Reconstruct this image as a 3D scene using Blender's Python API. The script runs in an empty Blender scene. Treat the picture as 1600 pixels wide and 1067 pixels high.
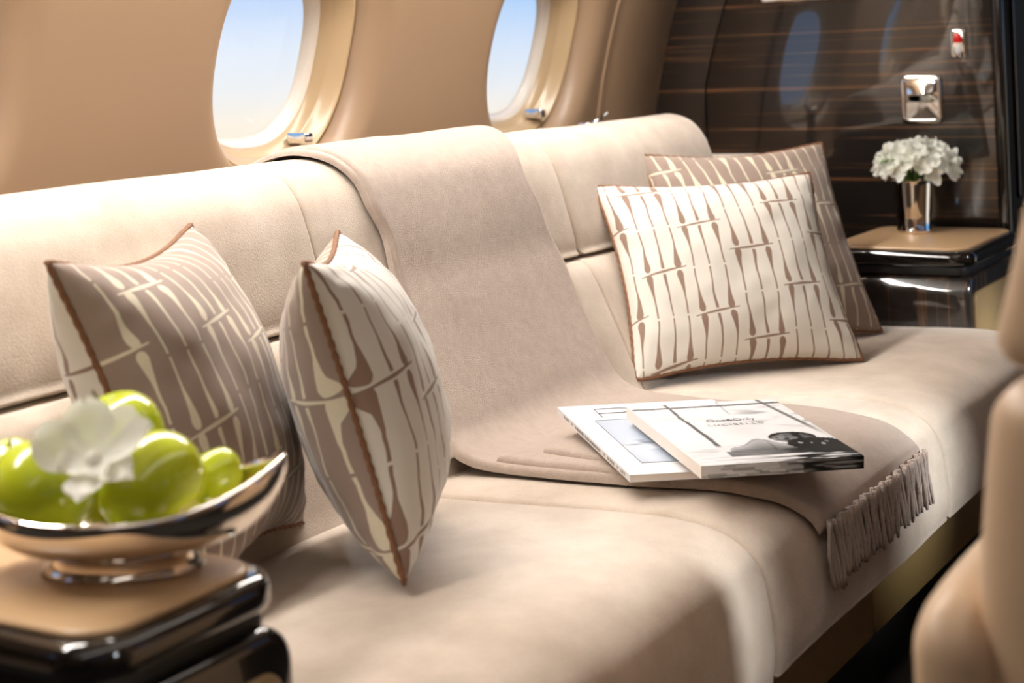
import bpy, bmesh, math, random
from mathutils import Vector, Matrix, noise as mn
random.seed(7)
SC = bpy.context.scene
COL = SC.collection
PI = math.pi
R = math.radians

# ------------------------------------------------------------------ camera
CAM_Z = 1.04
TH = math.atan(1550 / 2600.0)
cam_d = bpy.data.cameras.new('camera')
cam = bpy.data.objects.new('camera', cam_d)
COL.objects.link(cam)
cam_d.sensor_width = 36
cam_d.lens = 36 * 2600 / 1600.0
cam_d.shift_y = -(533.5 - 82) / 1600.0
cam_d.clip_start = 0.02
roll = 0.04
fw = Vector((math.cos(TH), math.sin(TH), 0))
rt = Vector((math.sin(TH), -math.cos(TH), 0))
up = Vector((0, 0, 1))
rt2 = (rt * math.cos(roll) - up * math.sin(roll)).normalized()
up2 = rt2.cross(fw).normalized()
cam.matrix_world = Matrix((
    (rt2.x, up2.x, -fw.x, 0.0), (rt2.y, up2.y, -fw.y, 0.0), (rt2.z, up2.z, -fw.z, CAM_Z), (0, 0, 0, 1)))
cam_d.dof.use_dof = True
cam_d.dof.focus_distance = 2.5
cam_d.dof.aperture_fstop = 4.4
SC.camera = cam

# ------------------------------------------------------------------ view / light
SC.view_settings.view_transform = 'Standard'
SC.view_settings.look = 'None'
SC.view_settings.gamma = 1
SC.view_settings.use_curve_mapping = False
SC.view_settings.exposure = -0.22

SKY = 1.28           # sky strength
STRIP_W = 64.0      # emission of the light strip over the left windows
STRIP_C = 1.2       # emission of the ceiling light strips
STRIP_S = 4.6       # emission of the ceiling strip over the facing seats
SUN = 7.0

world = bpy.data.worlds.new('sky')
SC.world = world
world.use_nodes = True
wn = world.node_tree
wn.nodes.clear()


class NT:
    """small helper that builds node trees from python calls"""
    def __init__(self, tree):
        self.t = tree

    def node(self, kind, **kw):
        n = self.t.nodes.new(kind)
        for k, v in kw.items():
            setattr(n, k, v)
        return n

    def inp(self, sock, v):
        if hasattr(v, 'is_linked') or hasattr(v, 'links'):
            self.t.links.new(v, sock)
        else:
            sock.default_value = v

    def m(self, op, a, b=0.0, c=0.0):
        n = self.node('ShaderNodeMath', operation=op)
        for s, v in zip(n.inputs, (a, b, c)):
            self.inp(s, v)
        return n.outputs[0]

    def mix(self, f, a, b):
        n = self.node('ShaderNodeMix', data_type='RGBA')
        self.inp(n.inputs[0], f)
        self.inp(n.inputs[6], a)
        self.inp(n.inputs[7], b)
        return n.outputs[2]

    def ramp(self, f, stops, interp='LINEAR'):
        n = self.node('ShaderNodeValToRGB')
        cr = n.color_ramp
        cr.interpolation = interp
        while len(cr.elements) < len(stops):
            cr.elements.new(0.5)
        for e, (p, c) in zip(cr.elements, stops):
            e.position = p
            e.color = (c[0], c[1], c[2], 1)
        self.inp(n.inputs[0], f)
        return n.outputs[0]

    def noise(self, vec, scale, detail=2.0, rough=0.5):
        n = self.node('ShaderNodeTexNoise')
        if vec is not None:
            self.inp(n.inputs['Vector'], vec)
        n.inputs['Scale'].default_value = scale
        n.inputs['Detail'].default_value = detail
        n.inputs['Roughness'].default_value = rough
        return n.outputs['Fac']

    def mapping(self, vec, scale=(1, 1, 1), loc=(0, 0, 0), rot=(0, 0, 0)):
        n = self.node('ShaderNodeMapping')
        self.inp(n.inputs[0], vec)
        n.inputs['Location'].default_value = loc
        n.inputs['Rotation'].default_value = rot
        n.inputs['Scale'].default_value = scale
        return n.outputs[0]


w = NT(wn)
tc = w.node('ShaderNodeTexCoord')
sep = w.node('ShaderNodeSeparateXYZ')
wn.links.new(tc.outputs['Generated'], sep.inputs[0])
# colour by height over the horizon (a jet's horizon dips: bright cloud deck below), and the haze under the sun to port
el = w.m('MULTIPLY_ADD', sep.outputs['Z'], 2.5, 0.5)       # z -0.2..0.2 -> 0..1
pale = w.ramp(el, [(0.0, (.90, .86, .80)), (0.32, (.97, .86, .70)), (0.41, (.97, .88, .76)), (0.455, (.86, .87, .88)),
                   (0.52, (.74, .82, .94)), (0.60, (.52, .68, .95)), (1.0, (.26, .50, .92))])
blue = w.ramp(el, [(0.0, (.90, .86, .80)), (0.32, (.92, .82, .68)), (0.39, (.88, .81, .72)), (0.435, (.76, .79, .86)),
                   (0.50, (.55, .70, .95)), (0.60, (.18, .50, .96)), (1.0, (.10, .34, .85))])
hz = w.node('ShaderNodeMapRange', interpolation_type='SMOOTHSTEP')
wn.links.new(sep.outputs['Y'], hz.inputs[0])
hz.inputs[1].default_value = 0.38
hz.inputs[2].default_value = 0.60
skyc = w.mix(hz.outputs[0], blue, pale)
bg = w.node('ShaderNodeBackground')
wn.links.new(skyc, bg.inputs[0])
bg.inputs[1].default_value = SKY
wo = w.node('ShaderNodeOutputWorld')
wn.links.new(bg.outputs[0], wo.inputs[0])

if SUN > 0:
    sd = bpy.data.lights.new('sun', 'SUN')
    sd.energy = SUN
    sd.angle = R(8)
    sd.color = (.95, .98, 1.0)
    so = bpy.data.objects.new('sun', sd)
    so.rotation_euler = Vector((0.14, 1.0, -0.40)).to_track_quat('-Z', 'Y').to_euler()
    COL.objects.link(so)


# ------------------------------------------------------------------ materials
def lin(r, g, b):
    f = lambda c: (c / 255 / 12.92) if c / 255 <= 0.04045 else ((c / 255 + 0.055) / 1.055) ** 2.4
    return (f(r), f(g), f(b), 1)


def material(name):
    m = bpy.data.materials.new(name)
    m.use_nodes = True
    nt = NT(m.node_tree)
    p = m.node_tree.nodes['Principled BSDF']
    return m, nt, p


def simple(name, col, rough=0.5, metal=0.0, var=0.0, vscale=8.0, bump=0.0, bscale=300.0, coat=0.0, coat_ior=1.5, spec=None, sheen=0.0):
    m, nt, p = material(name)
    if spec is not None:
        p.inputs['Specular IOR Level'].default_value = spec
    p.inputs['Roughness'].default_value = rough
    p.inputs['Metallic'].default_value = metal
    p.inputs['Coat Weight'].default_value = coat
    p.inputs['Coat Roughness'].default_value = 0.03
    p.inputs['Coat IOR'].default_value = coat_ior
    if sheen:
        p.inputs['Sheen Weight'].default_value = sheen
        p.inputs['Sheen Roughness'].default_value = 0.35
    geo = nt.node('ShaderNodeTexCoord').outputs['Object']
    f = nt.noise(geo, vscale, 3)
    c = nt.mix(f, [x * (1 - var) for x in col[:3]] + [1], [min(1, x * (1 + var)) for x in col[:3]] + [1])
    nt.inp(p.inputs['Base Color'], c)
    if bump:
        b = nt.node('ShaderNodeBump')
        b.inputs['Strength'].default_value = bump
        b.inputs['Distance'].default_value = 0.001
        nt.inp(b.inputs['Height'], nt.noise(geo, bscale, 2))
        nt.inp(p.inputs['Normal'], b.outputs[0])
    return m


M = {}
M['wall'] = simple('tan_panel', (.275, .18, .108, 1), 0.42, var=.03, vscale=3, bump=.05, bscale=500)
M['ceiling'] = simple('cream_ceiling', (.74, .62, .48, 1), 0.6, var=.02)
M['ring'] = simple('window_ring', (.40, .28, .155, 1), 0.3, var=.02)
M['ring_pale'] = simple('pale_ring', (.64, .57, .48, 1), 0.35, var=.02)
M['seal'] = simple('dark_seal', (.10, .07, .05, 1), 0.6, var=.05)
M['chrome'] = simple('chrome', (.82, .80, .78, 1), 0.08, 1.0)
M['silver'] = simple('polished_silver', (.86, .80, .74, 1), 0.07, 1.0)
M['lacquer'] = simple('black_lacquer', (.006, .0045, .004, 1), 0.12, coat=1, coat_ior=1.5)
M['leather'] = simple('tan_leather', (.56, .37, .20, 1), 0.30, var=.04, vscale=6, bump=.08, bscale=700)
M['side_tan'] = simple('tan_side_panel', (.33, .22, .10, 1), 0.4, var=.03)
M['gold'] = simple('bronze_base', (.30, .20, .075, 1), 0.38, 0.35, var=.05)
M['seat_leather'] = simple('club_leather', (.62, .44, .28, 1), 0.42, var=.03, bump=.08, bscale=600)
M['dark'] = simple('black_matte', (.008, .007, .006, 1), 0.5, var=.1)
M['carpet'] = simple('dark_carpet', (.022, .019, .016, 1), 0.95, var=.7, vscale=260, bump=.8, bscale=350)
M['green_leaf'] = simple('green_leaf', (.10, .26, .02, 1), 0.4, var=.3, vscale=40)
M['stem'] = simple('apple_stem', (.10, .06, .02, 1), 0.7, var=.2)
M['page'] = simple('page_edge', (.78, .72, .66, 1), 0.6, var=.05, vscale=200)
M['paper'] = simple('white_cover', (.74, .735, .75, 1), 0.28, var=.01)
M['ink'] = simple('ink', (.05, .05, .055, 1), 0.5)
M['piping'] = simple('rust_piping', (.19, .085, .038, 1), 0.75, var=.4, vscale=260, bump=.6, bscale=400)
M['red'] = simple('red_lens', (.75, .01, .01, 1), 0.2)
M['knob_white'] = simple('grey_button', (.7, .7, .72, 1), 0.3)


def emit(name, col, s):
    m, nt, p = material(name)
    p.inputs['Base Color'].default_value = (.8, .8, .8, 1)
    p.inputs['Emission Color'].default_value = (*col, 1)
    p.inputs['Emission Strength'].default_value = s
    return m


M['led_cool'] = emit('led_window_strip', (1.0, .95, .90), STRIP_W)
M['led_seat'] = emit('led_seat_strip', (1.0, .93, .86), STRIP_S)
M['led_warm'] = emit('led_ceiling_strip', (1.0, .90, .80), STRIP_C)


def glass_mat():
    m, nt, p = material('window_pane')
    tr = nt.node('ShaderNodeBsdfTransparent')
    tr.inputs[0].default_value = (.97, .98, .98, 1)
    gl = nt.node('ShaderNodeBsdfGlossy')
    gl.inputs['Roughness'].default_value = 0.02
    mx = nt.node('ShaderNodeMixShader')
    mx.inputs[0].default_value = 0.05
    nt.t.links.new(tr.outputs[0], mx.inputs[1])
    nt.t.links.new(gl.outputs[0], mx.inputs[2])
    nt.t.links.new(mx.outputs[0], nt.t.nodes['Material Output'].inputs[0])
    return m


M['glass'] = glass_mat()


def velvet(name, c0, c1, sheen=0.5, nap=6.0, fine=420.0, bump=0.5, stretch=(1, 1, 1)):
    m, nt, p = material(name)
    geo = nt.node('ShaderNodeTexCoord').outputs['Object']
    v = nt.mapping(geo, stretch)
    f1 = nt.noise(v, nap, 4, .62)
    f2 = nt.noise(geo, fine, 2)
    f1 = nt.m('MULTIPLY_ADD', nt.m('SUBTRACT', f1, 0.5), 2.0, 0.5)
    f = nt.m('ADD', nt.m('MULTIPLY', f1, 0.65), nt.m('MULTIPLY', f2, 0.35))
    nt.inp(p.inputs['Base Color'], nt.mix(f, c0, c1))
    p.inputs['Roughness'].default_value = 0.85
    p.inputs['Specular IOR Level'].default_value = 0.15
    p.inputs['Sheen Weight'].default_value = sheen
    p.inputs['Sheen Roughness'].default_value = 0.4
    p.inputs['Sheen Tint'].default_value = (1, .96, .92, 1)
    b = nt.node('ShaderNodeBump')
    b.inputs['Strength'].default_value = bump
    b.inputs['Distance'].default_value = 0.0015
    nt.inp(b.inputs['Height'], f2)
    nt.inp(p.inputs['Normal'], b.outputs[0])
    return m


M['velvet'] = velvet('sofa_velvet', (.36, .285, .215, 1), (.68, .58, .485, 1), nap=9.0)
M['wool'] = velvet('taupe_wool', (.36, .285, .235, 1), (.47, .385, .325, 1), sheen=.35, nap=60, fine=650, bump=.9)
M['wool_fringe'] = velvet('taupe_fringe', (.30, .235, .20, 1), (.46, .38, .33, 1), sheen=.3, nap=120, fine=500, bump=.9)


def wood_mat(name, axis):
    """macassar ebony: near black with fine rust streaks along one axis, thick gloss lacquer"""
    m, nt, p = material(name)
    geo = nt.node('ShaderNodeTexCoord').outputs['Object']
    sc = {'h': (.4, .4, 72), 'v': (72, 72, .4)}[axis]
    f = nt.noise(nt.mapping(geo, sc), 1.0, 3, .55)
    c = nt.ramp(f, [(0.0, (.010, .007, .006)), (0.565, (.014, .010, .008)), (0.585, (.20, .085, .035)), (0.60, (.016, .011, .008)), (0.61, (.014, .010, .008)), (0.625, (.26, .11, .045)), (0.645, (.02, .013, .01)),
                    (0.70, (.012, .009, .007)), (0.72, (.12, .05, .02)), (0.75, (.015, .01, .008))])
    f2 = nt.noise(nt.mapping(geo, tuple(x * 3 for x in sc)), 1.0, 2, .5)
    c = nt.mix(nt.m('MULTIPLY', f2, 0.5), c, (.008, .006, .005, 1))
    nt.inp(p.inputs['Base Color'], c)
    p.inputs['Roughness'].default_value = 0.3
    p.inputs['Coat Weight'].default_value = 1.0
    p.inputs['Coat Roughness'].default_value = 0.015
    p.inputs['Coat IOR'].default_value = 1.8
    return m


M['ebony'] = wood_mat('ebony_bulkhead', 'h')
M['ebony_v'] = wood_mat('ebony_cabinet', 'v')


def weave(name, ground, figure, thread=0.06):
    """woven bamboo-like figure: tapering uprights broken at joints, short sticks crossing three of them"""
    m, nt, p = material(name)
    uvn = nt.node('ShaderNodeUVMap').outputs[0]
    wob = nt.node('ShaderNodeTexNoise')
    nt.inp(wob.inputs['Vector'], uvn)
    wob.inputs['Scale'].default_value = 3.5
    sw = nt.node('ShaderNodeSeparateColor')
    nt.inp(sw.inputs[0], wob.outputs['Color'])
    s = nt.node('ShaderNodeSeparateXYZ')
    nt.inp(s.inputs[0], uvn)
    N = 15.0
    cu = nt.m('ADD', nt.m('MULTIPLY', s.outputs[0], N), nt.m('MULTIPLY', nt.m('SUBTRACT', sw.outputs[0], .5), .6))
    i = nt.m('FLOOR', cu)
    f = nt.m('SUBTRACT', nt.m('SUBTRACT', cu, i), 0.5)
    t = nt.m('FLOOR', nt.m('DIVIDE', i, 3.0))
    j = nt.m('SUBTRACT', i, nt.m('MULTIPLY', t, 3.0))
    # phase by triple, plus a jitter from white noise
    wn_ = nt.node('ShaderNodeTexWhiteNoise', noise_dimensions='1D')
    nt.inp(wn_.inputs['W'], t)
    ph = nt.m('ADD', nt.m('MULTIPLY', t, 0.41), nt.m('MULTIPLY', wn_.outputs[0], 0.25))
    vv = nt.m('ADD', nt.m('MULTIPLY', s.outputs[1], 2.5), ph)
    v1 = nt.m('SUBTRACT', nt.m('FRACT', vv), 0.5)
    a = nt.m('ABSOLUTE', v1)
    thick = nt.m('COMPARE', j, 1.0, 0.1)           # 1 on the middle (thin) upright
    amp = nt.m('MULTIPLY_ADD', thick, -0.15, 0.235)
    tap = nt.m('POWER', nt.m('MAXIMUM', nt.m('SUBTRACT', 1.0, nt.m('DIVIDE', a, 0.31)), 0.0), 1.5)
    endr = nt.m('MINIMUM', nt.m('DIVIDE', nt.m('MAXIMUM', nt.m('SUBTRACT', a, 0.012), 0.0), 0.05), 1.0)
    wd = nt.m('ADD', nt.m('MULTIPLY', nt.m('MULTIPLY', amp, tap), nt.m('POWER', endr, .5)), 0.05)
    up_ = nt.m('LESS_THAN', nt.m('ABSOLUTE', f), wd)
    gap = nt.m('GREATER_THAN', a, nt.m('MULTIPLY_ADD', thick, 0.02, 0.010))
    up_ = nt.m('MULTIPLY', up_, gap)
    # small second joint half way between
    gap2 = nt.m('LESS_THAN', a, 0.488)
    up_ = nt.m('MULTIPLY', up_, gap2)
    # stick through the joint, tapered to both ends, slightly sloped
    x3 = nt.m('SUBTRACT', nt.m('DIVIDE', nt.m('SUBTRACT', cu, nt.m('MULTIPLY', t, 3.0)), 3.0), 0.5)
    d = nt.m('ABSOLUTE', nt.m('ADD', v1, nt.m('MULTIPLY', x3, -0.05)))
    hs = nt.m('MULTIPLY_ADD', nt.m('ABSOLUTE', x3), -0.018, 0.0145)
    st = nt.m('LESS_THAN', d, hs)
    fig = nt.m('MAXIMUM', up_, st)
    th = nt.noise(nt.mapping(uvn, (700, 90, 1)), 1.0, 1)
    th2 = nt.noise(nt.mapping(uvn, (90, 700, 1)), 1.0, 1)
    tt = nt.m('MULTIPLY', nt.m('ADD', th, th2), 0.5)
    c = nt.mix(fig, ground, figure)
    c = nt.mix(nt.m('MULTIPLY', tt, 0.28), c, [x * .55 for x in ground[:3]] + [1])
    nt.inp(p.inputs['Base Color'], c)
    p.inputs['Roughness'].default_value = 0.7
    p.inputs['Specular IOR Level'].default_value = 0.25
    p.inputs['Sheen Weight'].default_value = 0.3
    p.inputs['Sheen Roughness'].default_value = 0.4
    b = nt.node('ShaderNodeBump')
    b.inputs['Strength'].default_value = 0.25
    b.inputs['Distance'].default_value = 0.0008
    nt.inp(b.inputs['Height'], tt)
    nt.inp(p.inputs['Normal'], b.outputs[0])
    return m


CREAM = (.70, .665, .595, 1)
TAUPE = (.30, .225, .185, 1)
M['weave_cream'] = weave('cream_bamboo_weave', CREAM, (.24, .145, .10, 1))
M['weave_taupe'] = weave('taupe_bamboo_weave', TAUPE, (.72, .66, .50, 1))


def apple_mat():
    m, nt, p = material('green_apple_skin')
    geo = nt.node('ShaderNodeTexCoord').outputs['Object']
    f = nt.noise(geo, 16, 3)
    nt.inp(p.inputs['Base Color'], nt.mix(f, (.38, .52, .01, 1), (.74, .74, .03, 1)))
    p.inputs['Roughness'].default_value = 0.22
    p.inputs['Coat Weight'].default_value = 0.6
    p.inputs['Coat Roughness'].default_value = 0.05
    p.inputs['Subsurface Weight'].default_value = 0.0
    return m


M['apple'] = apple_mat()


def petal_mat(name, c0, c1):
    m, nt, p = material(name)
    geo = nt.node('ShaderNodeTexCoord').outputs['Object']
    nt.inp(p.inputs['Base Color'], nt.mix(nt.noise(geo, 30, 2), c0, c1))
    p.inputs['Roughness'].default_value = 0.55
    tl = nt.node('ShaderNodeBsdfTranslucent')
    tl.inputs[0].default_value = (.9, .9, .78, 1)
    mx = nt.node('ShaderNodeMixShader')
    mx.inputs[0].default_value = 0.3
    nt.t.links.new(p.outputs[0], mx.inputs[1])
    nt.t.links.new(tl.outputs[0], mx.inputs[2])
    nt.t.links.new(mx.outputs[0], nt.t.nodes['Material Output'].inputs[0])
    return m


M['petal'] = petal_mat('white_petal', (.92, .95, .88, 1), (.98, .98, .95, 1))
M['orchid'] = petal_mat('ivory_petal', (.96, .94, .86, 1), (.98, .97, .92, 1))


def print_mat(name):
    m, nt, p = material(name)
    a = nt.node('ShaderNodeVertexColor', layer_name='print')
    nt.inp(p.inputs['Base Color'], a.outputs[0])
    p.inputs['Roughness'].default_value = 0.22
    return m


M['print'] = print_mat('cover_print')

# ------------------------------------------------------------------ mesh helpers
ORG = {}


def tag(o, label=None, cat=None, group=None, kind=None):
    if label:
        o['label'] = label
    if cat:
        o['category'] = cat
    if group:
        o['group'] = group
    if kind:
        o['kind'] = kind
    return o


def empty(name, loc=(0, 0, 0), label=None, cat=None, group=None, kind=None, rot=None):
    o = bpy.data.objects.new(name, None)
    o.empty_display_size = 0.05
    o.location = loc
    if rot is not None:
        o.rotation_euler = rot
    COL.objects.link(o)
    ORG[o.name] = Vector(loc)
    return tag(o, label, cat, group, kind)


def mesh(name, verts, faces, mat, parent=None, smooth=True, uv=None, local=False, origin=None, cols=None, angle=None):
    """link one mesh; verts in world coordinates unless local"""
    me = bpy.data.meshes.new(name)
    org = Vector((0, 0, 0))
    if parent is not None and not local:
        org = ORG[parent.name]
    elif origin is not None:
        org = Vector(origin)
    me.from_pydata([tuple(Vector(v) - org) for v in verts], [], faces)
    for p in me.polygons:
        p.use_smooth = smooth
    if uv is not None:
        lay = me.uv_layers.new(name='UVMap')
        for lp in me.loops:
            lay.data[lp.index].uv = uv[lp.vertex_index]
    if cols is not None:
        ca = me.color_attributes.new('print', 'FLOAT_COLOR', 'POINT')
        for k, c in enumerate(cols):
            ca.data[k].color = (c[0], c[1], c[2], 1)
    me.materials.append(M[mat] if isinstance(mat, str) else mat)
    me.validate()
    bm = bmesh.new()
    bm.from_mesh(me)
    bmesh.ops.recalc_face_normals(bm, faces=bm.faces)
    bm.to_mesh(me)
    bm.free()
    if angle is not None:
        me.set_sharp_from_angle(angle=R(angle))
    o = bpy.data.objects.new(name, me)
    COL.objects.link(o)
    if parent is not None:
        o.parent = parent
        ORG[o.name] = ORG.get(parent.name, Vector((0, 0, 0)))
    else:
        o.location = org
        ORG[o.name] = org
    return o


def gridf(nu, nv, cu=False, cv=False):
    F = []
    for i in range(nu if cu else nu - 1):
        for j in range(nv if cv else nv - 1):
            a, b = i, (i + 1) % nu
            c, d = j, (j + 1) % nv
            F.append((a * nv + c, b * nv + c, b * nv + d, a * nv + d))
    return F


def rrect(x0, x1, y0, y1, r, n=8):
    """rounded rectangle outline, counter clockwise; r one radius or four (x1y1, x0y1, x0y0, x1y0)"""
    rs = r if isinstance(r, (tuple, list)) else (r,) * 4
    P = []
    for (cx, cy, a0, q) in ((x1, y1, 0, rs[0]), (x0, y1, 90, rs[1]), (x0, y0, 180, rs[2]), (x1, y0, 270, rs[3])):
        sx = -1 if cx == x1 else 1
        sy = -1 if cy == y1 else 1
        for k in range(n + 1):
            a = R(a0 + 90 * k / n)
            P.append((cx + sx * q + q * math.cos(a), cy + sy * q + q * math.sin(a)))
    return P


def inset(P, d):
    n = len(P)
    Q = []
    for i in range(n):
        a, b, c = Vector(P[i - 1]), Vector(P[i]), Vector(P[(i + 1) % n])
        t = (c - a)
        if t.length < 1e-9:
            Q.append(tuple(b))
            continue
        t.normalize()
        Q.append((b.x - t.y * d, b.y + t.x * d))
    return Q


def slab(P, z0, z1, bev=0.004, nb=4, frame='xy', bev0=None):
    """extrude a closed ccw outline from z0 to z1 with rounded rims; frame maps (a,b,h) to world axes"""
    mp = {'xy': lambda a, b, h: (a, b, h), 'xz': lambda a, b, h: (a, h, b), 'yz': lambda a, b, h: (h, a, b)}[frame]
    bev0 = bev if bev0 is None else bev0
    rings = []
    for k in range(nb + 1):
        a = PI / 2 * k / nb
        rings.append((bev0 * (1 - math.sin(a)), z0 + bev0 * (1 - math.cos(a))))
    for k in range(nb + 1):
        a = PI / 2 * k / nb
        rings.append((bev * (1 - math.cos(a)), z1 - bev * (1 - math.sin(a))))
    n = len(P)
    V, F = [], []
    for d, h in rings:
        for a, b in inset(P, d):
            V.append(mp(a, b, h))
    m_ = len(rings)
    for i in range(m_ - 1):
        for j in range(n):
            k = (j + 1) % n
            F.append((i * n + j, i * n + k, (i + 1) * n + k, (i + 1) * n + j))
    F.append(tuple(range(n - 1, -1, -1)))
    F.append(tuple((m_ - 1) * n + j for j in range(n)))
    return V, F


def smoothpath(P, n, closed=False):
    """catmull-rom resample"""
    P = [Vector(p) for p in P]
    m_ = len(P)
    out = []
    segs = m_ if closed else m_ - 1
    for k in range(n):
        t = k / (n if closed else n - 1) * segs
        i = min(int(t), segs - 1)
        f = t - i
        g = (lambda q: P[q % m_]) if closed else (lambda q: P[max(0, min(m_ - 1, q))])
        p0, p1, p2, p3 = g(i - 1), g(i), g(i + 1), g(i + 2)
        out.append(0.5 * ((2 * p1) + (p2 - p0) * f + (2 * p0 - 5 * p1 + 4 * p2 - p3) * f * f + (3 * p1 - p0 - 3 * p2 + p3) * f ** 3))
    return out


def tube(path, rad, n=8, caps=True, V=None, F=None):
    V = [] if V is None else V
    F = [] if F is None else F
    base = len(V)
    path = [Vector(p) for p in path]
    m_ = len(path)
    nrm = None
    for i, p in enumerate(path):
        t = (path[min(i + 1, m_ - 1)] - path[max(i - 1, 0)]).normalized()
        if nrm is None:
            nrm = t.orthogonal().normalized()
        nrm = (nrm - t * nrm.dot(t)).normalized()
        b = t.cross(nrm)
        r = rad(i / (m_ - 1)) if callable(rad) else rad
        for k in range(n):
            a = 2 * PI * k / n
            V.append(p + (nrm * math.cos(a) + b * math.sin(a)) * r)
    for i in range(m_ - 1):
        for k in range(n):
            F.append((base + i * n + k, base + i * n + (k + 1) % n, base + (i + 1) * n + (k + 1) % n, base + (i + 1) * n + k))
    if caps:
        F.append(tuple(base + k for k in range(n - 1, -1, -1)))
        F.append(tuple(base + (m_ - 1) * n + k for k in range(n)))
    return V, F


def lathe(prof, c, n=48, caps=False):
    V, F = [], []
    for r, z in prof:
        for k in range(n):
            a = 2 * PI * k / n
            V.append((c[0] + r * math.cos(a), c[1] + r * math.sin(a), c[2] + z))
    F = []
    for i in range(len(prof) - 1):
        for k in range(n):
            F.append((i * n + k, i * n + (k + 1) % n, (i + 1) * n + (k + 1) % n, (i + 1) * n + k))
    if caps:
        F.append(tuple(range(n - 1, -1, -1)))
        F.append(tuple((len(prof) - 1) * n + k for k in range(n)))
    return V, F


def prism_x(P, x0, x1, rnd, nx=24, wob=None):
    """closed ccw (y,z) outline swept along x with pillowed ends"""
    xs, ds = [], []
    for k in range(6):
        a = PI / 2 * k / 5
        xs.append(x0 + rnd * (1 - math.cos(a)))
        ds.append(rnd * (1 - math.sin(a)))
    for k in range(1, nx):
        xs.append(x0 + rnd + (x1 - x0 - 2 * rnd) * k / nx)
        ds.append(0)
    for k in range(6):
        a = PI / 2 * k / 5
        xs.append(x1 - rnd + rnd * math.sin(a))
        ds.append(rnd * (1 - math.cos(a)))
    V = []
    for x, d in zip(xs, ds):
        for (a, b) in inset(P, d):
            q = Vector((x, a, b))
            if wob:
                q = q + wob(q)
            V.append(q)
    n, m_ = len(P), len(xs)
    F = gridf(m_, n, False, True)
    F.append(tuple(range(n)))
    F.append(tuple((m_ - 1) * n + k for k in range(n - 1, -1, -1)))
    return V, F


# ------------------------------------------------------------------ cabin shell
Y0L, Y0R = 1.90, -0.80
WIN_Z, WIN_A, WIN_B, WIN_N = 1.055, 0.205, 0.215, 2.45
XC = [-1.155, -0.275, 0.605, 1.485, 2.365, 3.245]
BULK = 3.86


def wall_y(z, side):
    d = math.sqrt(1.7 ** 2 - (z - .6) ** 2) - 1.7
    return (Y0L + d) if side > 0 else (Y0R - d)


def se(a, n):
    c, s = math.cos(a), math.sin(a)
    return (math.copysign(abs(c) ** (2 / n), c), math.copysign(abs(s) ** (2 / n), s))


def win_pt(xc, a, e):
    """point of the window outline moved inwards by e"""
    c, s = se(a, WIN_N)
    return xc + (WIN_A - e) * c, WIN_Z + (WIN_B - e) * s


def panel_with_window(name, x0, x1, xc, side, parent):
    z0, z1 = 0.30, 1.56
    LIP = 0.055
    angs = [2 * PI * k / 120 for k in range(120)]
    V = []
    ds = [0, .002, .006, .012, .019, .027, .036, .045, .055, .07]
    ts = [.15, .35, .6, .8, 1.0]
    nr = 1 + len(ds) + len(ts)
    for a in angs:
        ox, oz = win_pt(xc, a, 0)
        dx, dz = ox - xc, oz - WIN_Z
        # ray from the window centre to the panel border
        k = min(((x1 - xc) / dx if dx > 1e-9 else (x0 - xc) / dx if dx < -1e-9 else 1e9),
                ((z1 - WIN_Z) / dz if dz > 1e-9 else (z0 - WIN_Z) / dz if dz < -1e-9 else 1e9))
        bx, bz = xc + dx * k, WIN_Z + dz * k
        L = math.hypot(bx - ox, bz - oz)
        ux, uz = (bx - ox) / L, (bz - oz) / L
        V.append((ox, wall_y(oz, side) + side * (LIP + .02), oz))
        for d in ds:
            px, pz = ox + ux * min(d, L * .9), oz + uz * min(d, L * .9)
            q = LIP - d
            off = LIP - math.sqrt(max(0, LIP ** 2 - q * q)) if d < LIP else 0
            V.append((px, wall_y(pz, side) + side * off, pz))
        for t in ts:
            d = min(.07, L * .9) + (L - min(.07, L * .9)) * t
            px, pz = ox + ux * d, oz + uz * d
            V.append((px, wall_y(pz, side), pz))
    F = gridf(len(angs), nr, True, False)
    # square off the four corners
    n = len(V)
    for cx, cz in ((x0, z0), (x0, z1), (x1, z0), (x1, z1)):
        ang = sorted(range(120), key=lambda k: (V[k * nr + nr - 1][0] - cx) ** 2 + (V[k * nr + nr - 1][2] - cz) ** 2)
        onx = [k for k in ang if abs(V[k * nr + nr - 1][0] - cx) < 1e-6][0]
        onz = [k for k in ang if abs(V[k * nr + nr - 1][2] - cz) < 1e-6][0]
        V.append((cx, wall_y(cz, side), cz))
        F.append((onx * nr + nr - 1, onz * nr + nr - 1, len(V) - 1))
    return mesh(name, V, F, 'wall', parent, True)


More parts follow.
